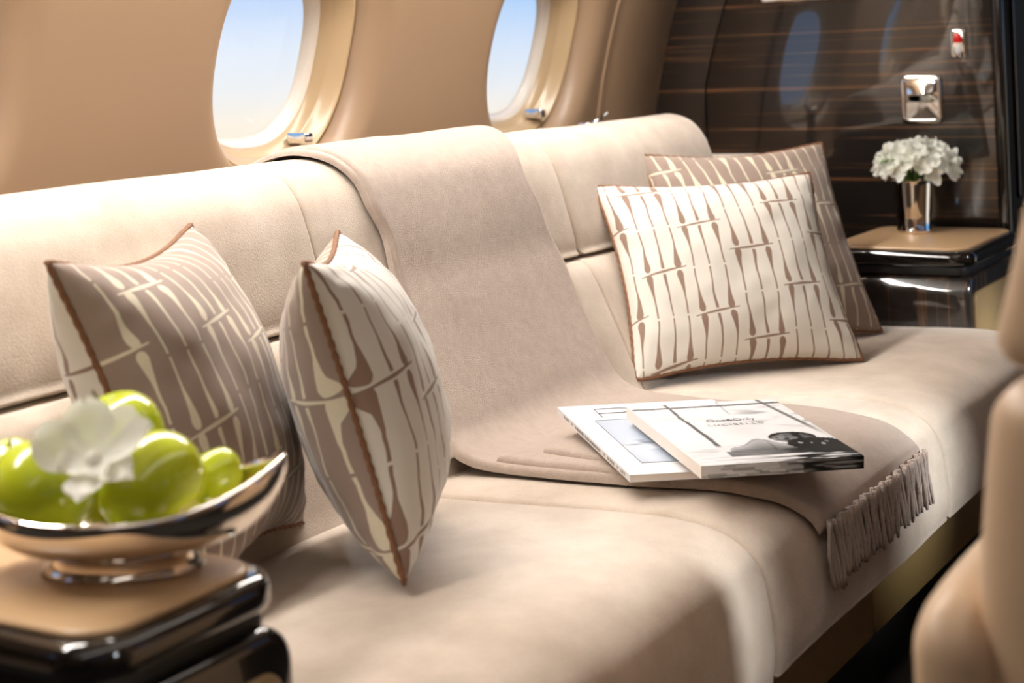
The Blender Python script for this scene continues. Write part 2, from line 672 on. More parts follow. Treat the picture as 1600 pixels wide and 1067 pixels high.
def window(idx, xc, side, detail=True):
    w_ = empty('window_%d' % idx, (xc, wall_y(.84, side), .84), kind='structure')
    angs = [2 * PI * k / 96 for k in range(96)]

    def ring(name, prof, mat, parent):
        V = []
        for a in angs:
            for e, off in prof:
                x, z = win_pt(xc, a, e)
                V.append((x, wall_y(z, side) + side * off, z))
        return mesh(name, V, gridf(96, len(prof), True, False), mat, parent)
    ring('seal', [(-.004, .058), (.003, .072), (.006, .058)], 'seal', w_)
    fr = ring('reveal_frame', [(.003, .075), (.003, .055), (.005, .051), (.008, .051), (.010, .055), (.014, .062), (.020, .070), (.026, .080),
                               (.0275, .0835), (.029, .085), (.038, .092), (.044, .102), (.046, .108)], 'ring', w_)
    ring('shade_ring', [(.0445, .103), (.047, .103), (.051, .112), (.053, .113), (.0535, .116), (.058, .125), (.062, .128)], 'ring_pale', fr)
    V = [(xc, wall_y(WIN_Z, side) + side * .124, WIN_Z)]
    for a in angs:
        x, z = win_pt(xc, a, .055)
        V.append((x, wall_y(z, side) + side * .124, z))
    mesh('pane', V, [(0, 1 + k, 1 + (k + 1) % 96) for k in range(96)], 'glass', w_)
    # chrome pull tab at the foot of the frame
    a = R(-60) if side > 0 else R(-120)
    x, z = win_pt(xc, a, .030)
    y = wall_y(z, side)
    P = rrect(y + .04, y + .085, z - .004, z + .016, .004, 4)
    if side < 0:
        P = rrect(y - .085, y - .04, z - .004, z + .013, .004, 4)
    Vt, Ft = slab(P, x - .012, x + .012, .003, 3, 'yz')
    mesh('pull_tab', Vt, Ft, 'chrome', w_, angle=40)
    return w_


wl = empty('wall_left', (1.0, 1.9, 0), kind='structure')
bounds = [-2.0] + [(XC[k] + XC[k + 1]) / 2 for k in range(5)] + [3.535]
for k, xc in enumerate(XC):
    # the panels meet behind one another without a visible joint except at the last seam
    panel_with_window('wall_panel', bounds[k], bounds[k + 1], xc, 1, wl)
    window(k + 1, xc, 1)


def strip_panel(name, x0, x1, side, z0, z1, parent, mat='wall', off=0.0, n=30, bead=0.0):
    V = []
    xs = [x0, x0 + .002, x0 + .005, x1 - .005, x1 - .002, x1]
    os_ = [.008, .002, 0, 0, .002, .008]
    for x, o_ in zip(xs, os_):
        for j in range(n):
            z = z0 + (z1 - z0) * j / (n - 1)
            V.append((x, wall_y(z, side) + side * (o_ + off), z))
    return mesh(name, V, gridf(len(xs), n), mat, parent)


strip_panel('end_panel', 3.548, BULK + .02, 1, .30, 1.56, wl)
# raised bead covering the joint between the last window panel and the end panel
V, F = tube([(3.541 - .006 * (1.2 - z) * 0, wall_y(z, 1) + .003, z) for z in [.3 + 1.26 * k / 40 for k in range(41)]], .008, 8)
mesh('joint_bead', V, F, 'wall', wl)
# lower wall and the shelf behind the backrest
mesh('lower_panel', [(-2.0, 1.87, 0), (BULK + .02, 1.87, 0), (BULK + .02, wall_y(.3, 1), .31), (-2.0, wall_y(.3, 1), .31)], [(0, 1, 2, 3)], 'wall', wl, False)
mesh('ledge', [(-2.0, 1.72, .70), (BULK, 1.72, .70), (BULK, 1.93, .70), (-2.0, 1.93, .70), (-2.0, 1.72, .66), (BULK, 1.72, .66), (BULK, 1.93, .66), (-2.0, 1.93, .66)],
     [(0, 1, 2, 3), (0, 1, 5, 4), (4, 5, 6, 7), (1, 2, 6, 5), (0, 3, 7, 4), (2, 3, 7, 6)], 'wall', wl, False)

wr = empty('wall_right', (1.0, -.8, 0), kind='structure')
for k, xc in enumerate(XC):
    panel_with_window('wall_panel', bounds[k], bounds[k + 1], xc, -1, wr)
    window(k + 7, xc, -1)
strip_panel('end_panel', 3.548, BULK + .02, -1, .30, 1.56, wr)
mesh('lower_panel', [(-2.0, -.77, 0), (BULK + .02, -.77, 0), (BULK + .02, wall_y(.3, -1), .31), (-2.0, wall_y(.3, -1), .31)], [(0, 1, 2, 3)], 'wall', wr, False)

# ceiling
ytop = wall_y(1.56, 1)
prof = smoothpath([(ytop + .02, 1.555), (ytop - .10, 1.68), (ytop - .34, 1.83), (ytop - .68, 1.92), (.55, 1.95),
                   (wall_y(1.56, -1) + .68, 1.92), (wall_y(1.56, -1) + .34, 1.83), (wall_y(1.56, -1) + .10, 1.68), (wall_y(1.56, -1) - .02, 1.555)], 60)
V = []
for x in (-2.0, BULK + 1.6):
    for p in prof:
        V.append((x, p.x, p.y))
ceil = mesh('ceiling', V, gridf(2, 60), 'ceiling', origin=(0, .55, 1.95))
tag(ceil, kind='structure')
fl = mesh('floor', [(-2.0, -.80, 0), (BULK + 1.6, -.80, 0), (BULK + 1.6, 1.9, 0), (-2.0, 1.9, 0), (-2.0, -.80, -.03), (BULK + 1.6, -.80, -.03), (BULK + 1.6, 1.9, -.03), (-2.0, 1.9, -.03)],
          [(0, 1, 2, 3), (4, 5, 6, 7), (0, 1, 5, 4), (1, 2, 6, 5), (2, 3, 7, 6), (3, 0, 4, 7)], 'carpet', smooth=False)
tag(fl, kind='structure')
V, F = slab([(-.9, 0), (2.0, 0), (2.0, 2.0), (-.9, 2.0)], -2.04, -2.0, .001, 1, 'yz')
wb = mesh('wall_back', V, F, 'wall', smooth=False, origin=(-2, .55, 0))
tag(wb, kind='structure')

# light strips (LED diffusers in their channels), all above the frame
def light_strip(y0, y1, z, x0, x1, mat, label, tilt=0.0):
    r_ = empty('light_strip', ((x0 + x1) / 2, (y0 + y1) / 2, z + .02), label, 'ceiling light')
    yc = (y0 + y1) / 2
    ca, sa = math.cos(tilt), math.sin(tilt)

    def tr(V):
        return [(v[0], yc + (v[1] - yc) * ca - (v[2] - z) * sa, z + (v[1] - yc) * sa + (v[2] - z) * ca) for v in V]
    V, F = slab(rrect(x0 - .01, x1 + .01, y0 - .01, y1 + .01, .008, 3), z + .004, z + .03, .002, 2)
    mesh('channel', tr(V), F, 'ceiling', r_, angle=40)
    V, F = slab(rrect(x0, x1, y0, y1, .006, 3), z - .004, z + .003, .002, 2)
    mesh('diffuser', tr(V), F, mat, r_, angle=40)
    return r_


light_strip(1.47, 1.56, 1.545, 0.5, 3.3, 'led_cool', 'long light strip above the windows over the sofa back', R(6))
light_strip(.80, .92, 1.895, -1.8, 3.2, 'led_warm', 'warm ceiling light strip over the aisle beside the sofa')
light_strip(.14, .30, 1.895, -1.8, 2.6, 'led_seat', 'warm ceiling light strip over the forward facing seats')

# ------------------------------------------------------------------ bulkhead
wf = empty('wall_front', (BULK, 1.4, 0), kind='structure')


def fus(z):
    return wall_y(z, 1) if z < 1.55 else ytop


def groove(z):      # curved joint between edge panel and main panel
    pts = [(.3, 1.735), (.85, 1.741), (.93, 1.741), (1.023, 1.716), (1.15, 1.675), (1.4, 1.56), (1.6, 1.42), (1.9, 1.15)]
    for (a, b), (c, d) in zip(pts, pts[1:]):
        if z <= c:
            t = (z - a) / (c - a)
            return b + (d - b) * t
    return pts[-1][1]


zs = [.02 + 1.90 * k / 60 for k in range(61)]
def ceil_z(y):
    best = min(prof, key=lambda p: abs(p.x - y))
    return best.y

outer = [(wall_y(z, 1) + .01, z) for z in zs if z < 1.55]
topc = [(p.x, p.y + .005) for p in prof if p.y > 1.56 and p.x > 1.25]
Pm = [(1.012, .02)] + [(groove(z) - .004, z) for z in zs if z < 1.85] + [(1.20, 1.9), (1.012, 1.92)]
V, F = slab(Pm, BULK, BULK + .05, .003, 2, 'yz', .004)
mesh('main_panel', V, F, 'ebony', wf, angle=35)
Pe = [(groove(z) + .004, z) for z in zs if z < 1.85] + [(p.x, p.y) for p in prof if p.y > 1.56 and p.x > 1.20][::-1] + outer[::-1]
V, F = slab(Pe, BULK + .002, BULK + .05, .003, 2, 'yz', .004)
mesh('edge_panel', V, F, 'ebony', wf, angle=35)
V, F = slab(rrect(.985, 1.012, .0, 1.93, .008, 5), BULK - .004, BULK + .06, .008, 4, 'yz')
mesh('end_trim', V, F, 'lacquer', wf, angle=40)
V, F = slab([(1.0, 0), (1.9, 0), (1.9, 1.94), (1.0, 1.94)], BULK + .055, BULK + .07, .001, 1, 'yz')
mesh('backing', V, F, 'dark', wf, False)

wf2 = empty('wall_forward', (BULK + 1.6, .5, 0), kind='structure')
V, F = slab([(-.9, 0), (1.95, 0), (1.95, 1.96), (-.9, 1.96)], BULK + 1.6, BULK + 1.63, .001, 1, 'yz')
mesh('end_wall', V, F, 'dark', wf2, False)
# vestibule cabinet beyond the bulkhead: dark upper door, tan lower door
cab = empty('vestibule_cabinet', (4.4, 1.1, 0), 'tall dark cabinet with tan lower door beyond the bulkhead', 'cabinet')
V, F = slab(rrect(1.0, 1.30, 0.0, 1.9, .004, 2), 3.94, 5.0, .003, 2, 'yz')
mesh('body', V, F, 'lacquer', cab, angle=40)
V, F = slab(rrect(3.96, 4.9, .05, .625, .01, 4), -1.0, -.99, .003, 2, 'xz')
mesh('lower_door', [(v[0], .998 - (v[1] + 1.0) * 1.2, v[2]) for v in V], F, 'leather', cab, angle=40)
V, F = slab(rrect(3.96, 4.9, .65, 1.85, .01, 4), -1.0, -.99, .003, 2, 'xz')
mesh('upper_door', [(v[0], .998 - (v[1] + 1.0) * 1.2, v[2]) for v in V], F, 'lacquer', cab, angle=40)
# right half of the bulkhead, across the aisle
wf3 = empty('wall_front_right', (BULK, -.4, 0), kind='structure')
V, F = slab([(-.95, 0), (.30, 0), (.30, 1.93), (-.4, 1.9), (-.72, 1.6), (-.78, 1.2), (-.8, .6)], BULK, BULK + .06, .004, 2, 'yz')
mesh('main_panel', V, F, 'ebony', wf3, angle=35)

# chrome flush latch
lt = empty('flush_latch', (BULK, 1.182, .84), 'square chrome flush latch on the dark wood bulkhead above the flowers', 'latch')
V, F = slab(rrect(1.133, 1.231, .834, .948, .012, 6), BULK - .010, BULK + .002, .002, 3, 'yz', .007)
Vr, Fr = [], []
Po, Pi_ = rrect(1.133, 1.231, .834, .948, .014, 6), rrect(1.143, 1.221, .844, .938, .009, 6)
nn = len(Po)
for ring_, h in ((Po, BULK + .001), (Po, BULK - .007), (inset(Po, .003), BULK - .010), (inset(Pi_, -.002), BULK - .010), (Pi_, BULK - .007), (Pi_, BULK - .002)):
    Vr += [(h, a, b) for a, b in ring_]
mesh('bezel', Vr, gridf(6, nn, False, True), 'chrome', lt, angle=50)
Vb, Fb = [], []
for i in range(13):
    for j in range(13):
        a, b = i / 12, j / 12
        bow = .010 * math.sin(PI * a) * math.sin(PI * b) * (1 if b > .55 else .3)
        Vb.append((BULK - .003 + .0 - bow, 1.221 - .078 * a, .844 + .094 * b))
mesh('paddle', Vb, gridf(13, 13), 'chrome', lt)
ind = empty('indicator', (BULK, 1.09, .99), 'small chrome indicator plate with red light near the bulkhead edge', 'indicator')
V, F = slab(rrect(1.072, 1.107, .985, 1.053, .008, 5), BULK - .006, BULK + .001, .001, 2, 'yz', .003)
plate = mesh('plate', V, F, 'chrome', ind, angle=40)
V, F = slab(rrect(1.081, 1.100, 1.021, 1.043, .004, 4), BULK - .010, BULK - .005, .001, 2, 'yz', .002)
mesh('red_lens', V, F, 'red', plate, angle=40)
V, F = slab(rrect(1.082, 1.099, .996, 1.014, .008, 5), BULK - .010, BULK - .005, .001, 2, 'yz', .003)
mesh('button', V, F, 'knob_white', plate, angle=40)
# framed screen whose lower edge just shows at the top of the frame
scn = empty('bulkhead_screen', (BULK, 1.45, 1.14), 'chrome framed dark screen high on the bulkhead', 'screen')
V, F = slab(rrect(1.30, 1.575, 1.137, 1.50, .01, 5), BULK - .014, BULK + .001, .001, 2, 'yz', .004)
mesh('frame', V, F, 'chrome', scn, angle=40)
V, F = slab(rrect(1.308, 1.567, 1.146, 1.492, .006, 4), BULK - .016, BULK - .013, .001, 2, 'yz', .001)
mesh('display', V, F, 'lacquer', scn, angle=40)

# ------------------------------------------------------------------ sofa
SX0, SX1 = 1.182, 3.40
SEAMS = [SX0, 1.92, 2.67, SX1]
sofa = empty('sofa', (2.3, 1.2, 0), 'long beige velvet divan sofa under the cabin windows', 'sofa')


def wob(a):
    def f(q):
        n = mn.noise(Vector((q.x * 6, q.y * 6, q.z * 6))) * a + mn.noise(Vector((q.x * 2.2 + 5, q.y * 2.2, q.z * 2.2))) * a
        return Vector((0, n * .5, n))
    return f


seat_prof = [(1.345, .425), (1.20, .434), (1.00, .441), (.915, .440), (.865, .431), (.83, .412), (.81, .385), (.802, .35), (.797, .30), (.800, .262),
             (.812, .250), (.9, .25), (1.15, .25), (1.40, .25), (1.43, .30), (1.42, .40)]
sp = [(p.x, p.y) for p in smoothpath(seat_prof, 96, True)]
low_prof = [(1.338, .40), (1.352, .45), (1.378, .51), (1.408, .575), (1.432, .625), (1.450, .648), (1.475, .658), (1.56, .657), (1.60, .62), (1.60, .45), (1.56, .40), (1.42, .39)][::-1]
lp_ = [(p.x, p.y) for p in smoothpath(low_prof, 72, True)]
up_prof = [(1.470, .662), (1.468, .676), (1.474, .71), (1.488, .76), (1.500, .80), (1.518, .842), (1.548, .874), (1.59, .889), (1.635, .885), (1.675, .864), (1.70, .82), (1.705, .74), (1.70, .67), (1.66, .66), (1.55, .66)][::-1]
uq = [(p.x, p.y) for p in smoothpath(up_prof, 84, True)]


def ccw(P):
    a = sum(P[i - 1][0] * P[i][1] - P[i][0] * P[i - 1][1] for i in range(len(P)))
    return P if a > 0 else P[::-1]


sp, lp_, uq = ccw(sp), ccw(lp_), ccw(uq)
for k in range(3):
    a, b = SEAMS[k], SEAMS[k + 1]
    V, F = prism_x(sp, a + .0006, b - .0006, .013, 34, wob(.0022))
    mesh('seat_cushion', V, F, 'velvet', sofa)
    V, F = prism_x(lp_, a + .0006, b - .0006, .008, 30, wob(.0018))
    mesh('lower_back', V, F, 'velvet', sofa)
    V, F = prism_x(uq, a + .0006, b - .0006 if k < 2 else b - .02, .008 if k < 2 else .03, 30, wob(.0018))
    mesh('upper_back', V, F, 'velvet', sofa)
for a, b in ((1.19, 1.62), (1.626, 2.385), (2.391, 3.15), (3.156, 3.40)):
    V, F = slab(rrect(a, b, .150, .262, .010, 4), .835, .85, .004, 3, 'xz', .003)
    mesh('base_panel', V, F, 'gold', sofa, angle=35)
V, F = slab(rrect(1.20, 3.39, .0, .255, .004, 2), .90, 1.60, .003, 2, 'xz')
mesh('plinth', V, F, 'dark', sofa, angle=35)

# side ledge at the far end of the sofa
led = empty('end_ledge', (3.63, 1.55, 0), 'cream topped ledge at far end of sofa behind the cushions', 'ledge')
V, F = slab(rrect(3.43, 3.505, 1.36, 1.60, .02, 5), 0.0, .775, .006, 3)
mesh('body', V, F, 'lacquer', led, angle=40)
V, F = slab(rrect(3.425, 3.51, 1.355, 1.605, .02, 5), .7755, .79, .006, 3)
mesh('top', V, F, 'ring_pale', led, angle=40)


# ------------------------------------------------------------------ side tables
def side_table(x0, x1, y0, y1, label, seats, wood):
    t = empty('side_table', ((x0 + x1) / 2, (y0 + y1) / 2, 0), label, 'side table')
    # top: lacquer tray with inset leather
    V, F = slab(rrect(x0, x1, y0, y1, .05, 10), .557, .590, .014, 6, 'xy', .012)
    top = mesh('top', V, F, 'lacquer', t, angle=60)
    V, F = slab(rrect(x0 + .016, x1 - .016, y0 + .016, y1 - .01, .042, 10), .588, .596, .005, 4)
    mesh('leather_pad', V, F, 'leather', top, angle=50)
    V, F = slab(rrect(x0 + .012, x1 - .012, y0 + .018, y1, .02, 6), .540, .5575, .002, 2)
    mesh('shadow_gap', V, F, 'dark', t, angle=50)
    # carcass with rounded shoulders, in side view
    P = rrect(x0 - .006, x1 + .008, .0, .541, (.04, .04, .004, .004), 8)
    V, F = slab(P, y0 + .006, y1, .012, 5, 'xz', .012)
    car = mesh('carcass', V, F, wood, t, angle=60)
    P = rrect(x0 + .020, x1 - .018, .03, .505, (.022, .022, .006, .006), 6)
    V, F = slab(P, y0 + .0, y0 + .02, .002, 3, 'xz', .004)
    mesh('side_panel', V, F, 'side_tan', car, angle=50)
    return t


side_table(.925, 1.168, .945, 1.50, 'black lacquer side table with tan leather top under the fruit bowl', 0, 'lacquer')
side_table(3.415, 3.835, .955, 1.285, 'far side table with tan leather top carrying the flower cup', 0, 'ebony_v')


# ------------------------------------------------------------------ cushions
def pillow(label, loc, yaw, lean, roll_, W, H, T, front, back, seed=0, bow=.030):
    root = empty('cushion', loc, label, 'cushion', 'patterned cushions on the sofa')
    Z = Matrix.Rotation(yaw, 4, 'Z') @ Matrix.Rotation(lean, 4, 'X') @ Matrix.Rotation(roll_, 4, 'Y')
    root.rotation_euler = Z.to_euler()
    n = 49

    def outline(u, v):
        # u, v in -1..1 ; edges bowed inwards between the corners
        x = u * (W / 2 - bow * (1 - v * v) ** 1.0 * abs(u) ** 1.5)
        z = v * (H / 2 - bow * (1 - u * u) ** 1.0 * abs(v) ** 1.5)
        # corners rounded a touch
        k = max(0, abs(u) + abs(v) - 1.80) * .10
        x -= math.copysign(k * W / 2, u)
        z -= math.copysign(k * H / 2, v)
        return x, z

    def depth(u, v):
        a = max(0, 1 - abs(u) ** 2.2) * max(0, 1 - abs(v) ** 2.2)
        d = T / 2 * a ** 0.50
        cr = mn.noise(Vector((u * 3 + seed, v * 3, seed * 2.0))) * .004 + mn.noise(Vector((u * 7 + seed, v * 7, 4.0))) * .002
        # gathers radiating from the corners
        ed = min(1, 8 * a)
        rim = max(0, 1 - a * 3.0) * min(1, 14 * a)
        cr2 = mn.noise(Vector((u * 11 + seed, v * 11 - seed, 9.0))) * .0045 * rim
        return d + cr * ed + cr2

    for nm, sgn, mt in (('front_cover', -1, front), ('back_cover', 1, back)):
        V, UV = [], []
        for i in range(n):
            for j in range(n):
                u = math.sin((i / (n - 1) - .5) * PI)
                v = math.sin((j / (n - 1) - .5) * PI)
                u = .6 * u + .4 * (2 * i / (n - 1) - 1)
                v = .6 * v + .4 * (2 * j / (n - 1) - 1)
                x, z = outline(u, v)
                V.append((x, sgn * depth(u, v), z))
                UV.append(((u * .5 + .5) * W / .45 + seed * .31, (v * .5 + .5) * H / .45 + seed * .17))
        mesh(nm, V, gridf(n, n), mt, root, uv=UV, local=True)
    # corded piping round the seam
    path = []
    m_ = 130
    for k in range(m_):
        path.append(outline(-1 + 2 * k / m_, -1))
    for k in range(m_):
        path.append(outline(1, -1 + 2 * k / m_))
    for k in range(m_):
        path.append(outline(1 - 2 * k / m_, 1))
    for k in range(m_):
        path.append(outline(-1, 1 - 2 * k / m_))
    V, F = [], []
    N = len(path)
    nk = 8
    for i in range(N):
        p = Vector((path[i][0], 0, path[i][1]))
        q = Vector((path[(i + 1) % N][0], 0, path[(i + 1) % N][1])) - Vector((path[i - 1][0], 0, path[i - 1][1]))
        q.normalize()
        o_ = Vector((q.z, 0, -q.x))
        b_ = Vector((0, 1, 0))
        for k in range(nk):
            rr = .0036 + .0007 * math.cos(2 * (2 * PI * k / nk) - i * 1.25)
            V.append(p + (o_ * math.cos(2 * PI * k / nk) + b_ * math.sin(2 * PI * k / nk)) * rr)
    mesh('piping', V, gridf(N, nk, True, True), 'piping', root, local=True)
    return root


pillow('taupe cushion with cream figure behind the fruit bowl', (1.481, 1.348, .640), R(20.6), R(-19.7), R(.8), .42, .42, .19, 'weave_taupe', 'weave_cream', 1, .034)
pillow('cream fronted cushion turned edge-on in front of the draped blanket', (1.669, 1.2225, .630), R(32), R(-15.2), R(1.4), .42, .38, .18, 'weave_cream', 'weave_taupe', 2, .026)
pillow('cream cushion with brown figure leaning in front of another cushion', (2.884, 1.269, .612), R(-45.4), R(-32), 0, .45, .40, .14, 'weave_cream', 'weave_taupe', 3, .022)
pillow('taupe cushion half hidden behind the cream one at far end', (3.156, 1.312, .632), R(-35.2), R(-26.8), R(.2), .45, .43, .13, 'weave_taupe', 'weave_cream', 4, .024)

# ------------------------------------------------------------------ blanket
bl = empty('blanket', (2.3, 1.1, .45), 'taupe wool throw draped over sofa back and seat with fringed end', 'blanket')
# path in (y, z) : up behind the backrest, over it, down the front, along the seat, over the front edge
bp = smoothpath([(1.712, .80), (1.708, .845), (1.685, .872), (1.645, .893), (1.595, .899), (1.548, .886), (1.514, .855), (1.494, .81), (1.478, .76), (1.462, .70),
                 (1.444, .655), (1.425, .61), (1.400, .56), (1.372, .51), (1.346, .470), (1.310, .449), (1.26, .443), (1.16, .444), (1.05, .448), (.95, .449), (.89, .446),
                 (.845, .436), (.812, .411), (.797, .388)], 150)
acc = [0]
for a, b in zip(bp, bp[1:]):
    acc.append(acc[-1] + (b - a).length)
LEN = acc[-1]


def interp(tab, x):
    for (a, b), (c, d) in zip(tab, tab[1:]):
        if x <= c:
            t = max(0, min(1, (x - a) / (c - a)))
            t = t * t * (3 - 2 * t)
            return b + (d - b) * t
    return tab[-1][1]


def s_of(y, z):
    return min(range(len(bp)), key=lambda k: (bp[k].x - y) ** 2 + (bp[k].y - z) ** 2)


K = {n: acc[s_of(*p)] for n, p in dict(top=(1.64, .893), face=(1.50, .83), mid=(1.478, .76), low=(1.444, .655), junc=(1.346, .47), seat=(1.05, .454), lip=(.89, .45), end=(.797, .388)).items()}
XL = [(0, 1.98), (K['top'], 2.03), (K['face'], 2.065), (K['mid'], 2.085), (K['low'], 2.085), (K['junc'], 2.02), (K['seat'], 2.015), (K['lip'], 2.04), (LEN, 2.085)]
XR = [(0, 2.60), (K['top'], 2.585), (K['face'], 2.53), (K['mid'], 2.55), (K['low'], 2.575), (K['junc'], 2.57), (K['seat'], 2.52), (K['lip'], 2.50), (LEN, 2.52)]


def throw(name, s0, s1, xl, xr, th, lift, seed, mat='wool', nx=60, amp=.004, parent=bl, sag=None):
    """soft sheet lying on the path between two arc lengths, with rounded edges"""
    V = []
    idx = [k for k in range(len(bp)) if s0 <= acc[k] <= s1]
    for k in idx:
        p = bp[k]
        t = (bp[min(k + 1, len(bp) - 1)] - bp[max(k - 1, 0)]).normalized()
        nrm = Vector((t.y, -t.x)) * -1
        # outward: away from the sofa (towards -y on the face, +z on the seat)
        if nrm.dot(Vector((-1, 1))) < 0:
            nrm = -nrm
        if k < 25 and nrm.y < 0:
            nrm = -nrm
        s = acc[k]
        a, b = xl(s), xr(s)
        es = min(1, (s - s0 + 1e-6) / .02, (s1 - s + 1e-6) / .02)
        es = math.sqrt(max(0, 1 - (1 - es) ** 2))
        for i in range(nx + 1):
            u = -1 + 2 * i / nx
            u = math.copysign(1 - (1 - abs(u)) ** 1.6, u)
            x = (a + b) / 2 + u * (b - a) / 2
            d = (1 - abs(u)) * (b - a) / 2
            e = min(1, d / (th * .9))
            e = math.sqrt(max(0, 1 - (1 - e) ** 2)) * es
            wv = mn.noise(Vector((x * 7 + seed, s * 5, seed))) * amp + mn.noise(Vector((x * 18, s * 9 + seed, 3.0))) * amp * .35
            h = lift + (th + wv) * e - .003 * (1 - e)
            q = p + nrm * h
            V.append((x, q.x, q.y))
    return mesh(name, V, gridf(len(idx), nx + 1), mat, parent)


# the under layer shows a finger's width beyond the upper one
throw('under_layer', 0, K['junc'] + .02, lambda s: interp(XL, s) - .012 - .006 * math.sin(s * 14), lambda s: interp(XR, s) - .02, .006, -.001, 11, amp=.001)
throw('cloth', 0, LEN, lambda s: interp(XL, s) + .004 * math.sin(s * 9 + 1), lambda s: interp(XR, s) + .004 * math.sin(s * 7), .010, .000, 3, amp=.003)
# folds lying on the seat beside the magazines
for q, (sa, sb, x0, x1, th, lf) in enumerate(((K['junc'] + .075, K['seat'] + .03, 2.026, 2.30, .010, .008), (K['junc'] + .13, K['seat'] + .02, 2.062, 2.30, .009, .016))):
    xa = (lambda x0: lambda s: x0 - .22 * (s - (K['junc'] + .2)) ** 1 * (1 if x0 > 2.06 else .35))(x0)
    throw('fold', sa, sb, xa, lambda s, x1=x1: x1, th, lf, 20 + q, nx=40, amp=.001)
# twisted fringe
V, F = [], []
nf = 78
for i in range(nf):
    x = 2.088 + (2.515 - 2.088) * i / (nf - 1) + random.uniform(-.003, .003)
    L = random.uniform(.080, .089)
    dx = random.uniform(-.002, .005) + .003 * math.sin(i * .5)
    dx2 = random.uniform(-.002, .002) + .002 * math.sin(i * .37)
    y = .787 - random.uniform(0, .004)
    if i < 8:
        L += .010
        dx += .006
    path = []
    for k in range(9):
        t = k / 8
        # strands leave the cloth edge a little above the hem
        path.append((x + dx * t + dx2 * math.sin(t * 3.2), y + .004 * math.sin(t * 2.5 + i) - .002 * t, .404 - L * t))
    tube(path, lambda t, i=i: .0033 * (1 if t < .95 else .75) + .0004 * math.sin(t * 40 + i), 6, True, V, F)
fr = mesh('fringe', V, F, 'wool_fringe', bl)
fr['kind'] = 'stuff'


# ------------------------------------------------------------------ magazines
def book(name, label, A, B, C, thick, spine_mat, edge_mat):
    """A near spine corner, B far spine corner, C near fore edge corner, all on the top face"""
    A, B, C = Vector(A), Vector(B), Vector(C)
    ey = (B - A)
    ex = (C - A)
    ez = ex.cross(ey).normalized()
    root = empty(name, A - ez * thick, label, 'magazine')
    return root, A, ex, ey, ez


def vnoise(x, y, s=0):
    return mn.noise(Vector((x, y, s)))


def sstep(a, b, x):
    t = max(0, min(1, (x - a) / (b - a)))
    return t * t * (3 - 2 * t)


def paint_sea(p, q):
    """black and white cover: bright sky, mooring lines, a resting figure and rippled water below"""
    c = .93
    c -= .12 * max(0, vnoise(p * 3, q * 9, 1)) * sstep(.3, .6, q)
    # haze of far cloud right
    c -= .35 * sstep(.0, .5, vnoise(p * 5 + 3, q * 16, 2)) * sstep(.45, .8, p) * sstep(.45, .6, q) * sstep(.95, .75, q)
    # lines
    lw = .018 + .006 * vnoise(p * 40, q * 40, 5)
    c = min(c, .93 - .62 * sstep(lw, lw * .4, abs(q - .93 + .004 * vnoise(p * 12, 0, 9))))
    lw = .014 + .010 * (1 - q) + .006 * vnoise(p * 30, q * 30, 6)
    c = min(c, .93 - .66 * sstep(lw, lw * .5, abs(p - .245 - .012 * vnoise(q * 6, 3, 1))))
    lw = .020 + .010 * (1 - q)
    c = min(c, .93 - .55 * sstep(lw, lw * .4, abs(p - (.88 + (1 - q) * .16))) * sstep(.3, .6, q))
    c = min(c, .93 - .45 * sstep(.006, .002, abs(p - .60 + (1 - q) * .1)) * sstep(.74, .80, q))
    # water
    if q < .27:
        r = vnoise(p * 4, q * 42, 7) + .5 * vnoise(p * 11, q * 85, 8)
        dark = sstep(.36, .70, p) * .8 + .15
        wv_ = .92 - dark * sstep(-.35, .25, r + (p - .55) * .6)
        c = wv_ * (1 - .0) if q < .25 else c * .4 + wv_ * .6
    # figure: arm and shoulder, head, dark hair spreading to the right
    sh = (p - .52) / .24
    if abs(sh) < 1:
        top = .20 + .15 * (1 - sh * sh) ** .8 * (.75 + .25 * math.cos(sh * 5))
        if .17 < q < top:
            k_ = (q - .17) / (top - .17 + 1e-6)
            c = .28 + .45 * k_ * (1 - .5 * sstep(.8, 1, k_)) - .10 * sstep(.02, .0, abs(p - .56 - .1 * (q - .2)))
    e = ((p - .755) / .150) ** 2 + ((q - .345) / .085) ** 2
    if e < 1:
        lit = (p - .70) * -1.6 + (q - .33) * -1.2
        c = .42 + .30 * max(-.6, min(.6, lit * 3)) - .34 * sstep(.50, .85, e) * (1 if q > .34 else .2) - .25 * sstep(.0, .3, vnoise(p * 22, q * 34, 4))
    hair = ((p - .86) / .20) ** 2 + ((q - .23 + (p - .8) * .12) / .10) ** 2
    if hair < 1 - .25 * vnoise(p * 14, q * 40, 2):
        c = .05 + .5 * sstep(.38, .55, vnoise(p * 30, q * 30, 12)) * (1 if .2 < q < .28 else .15)
    if .10 < q < .18 and .24 < p < .97:
        c = min(c, .34 - .28 * sstep(.45, .75, p) + .2 * max(0, vnoise(p * 9, q * 60, 3)))
    return .86 * max(.015, min(.95, c)) ** 1.6


# lower magazine
M1A, M1B, M1C = (1.9586, 1.0115, .4755), (2.1797, 1.2435, .503), (2.0845, .8250, .4755)
M2A, M2B, M2C = (1.9591, .9074, .497), (2.1438, 1.1079, .5205), (2.0987, .7391, .4935)
zA1 = .4715
root, A, ex, ey, ez = book('magazine', 'white magazine with pale blue cover picture lying underneath', M1A, M1B, M1C, .010, None, None)
ex = ex.normalized() * .235


def bpt(A, ex, ey, ez, p, q, h):
    return A + ex * p + ey * q + ez * h


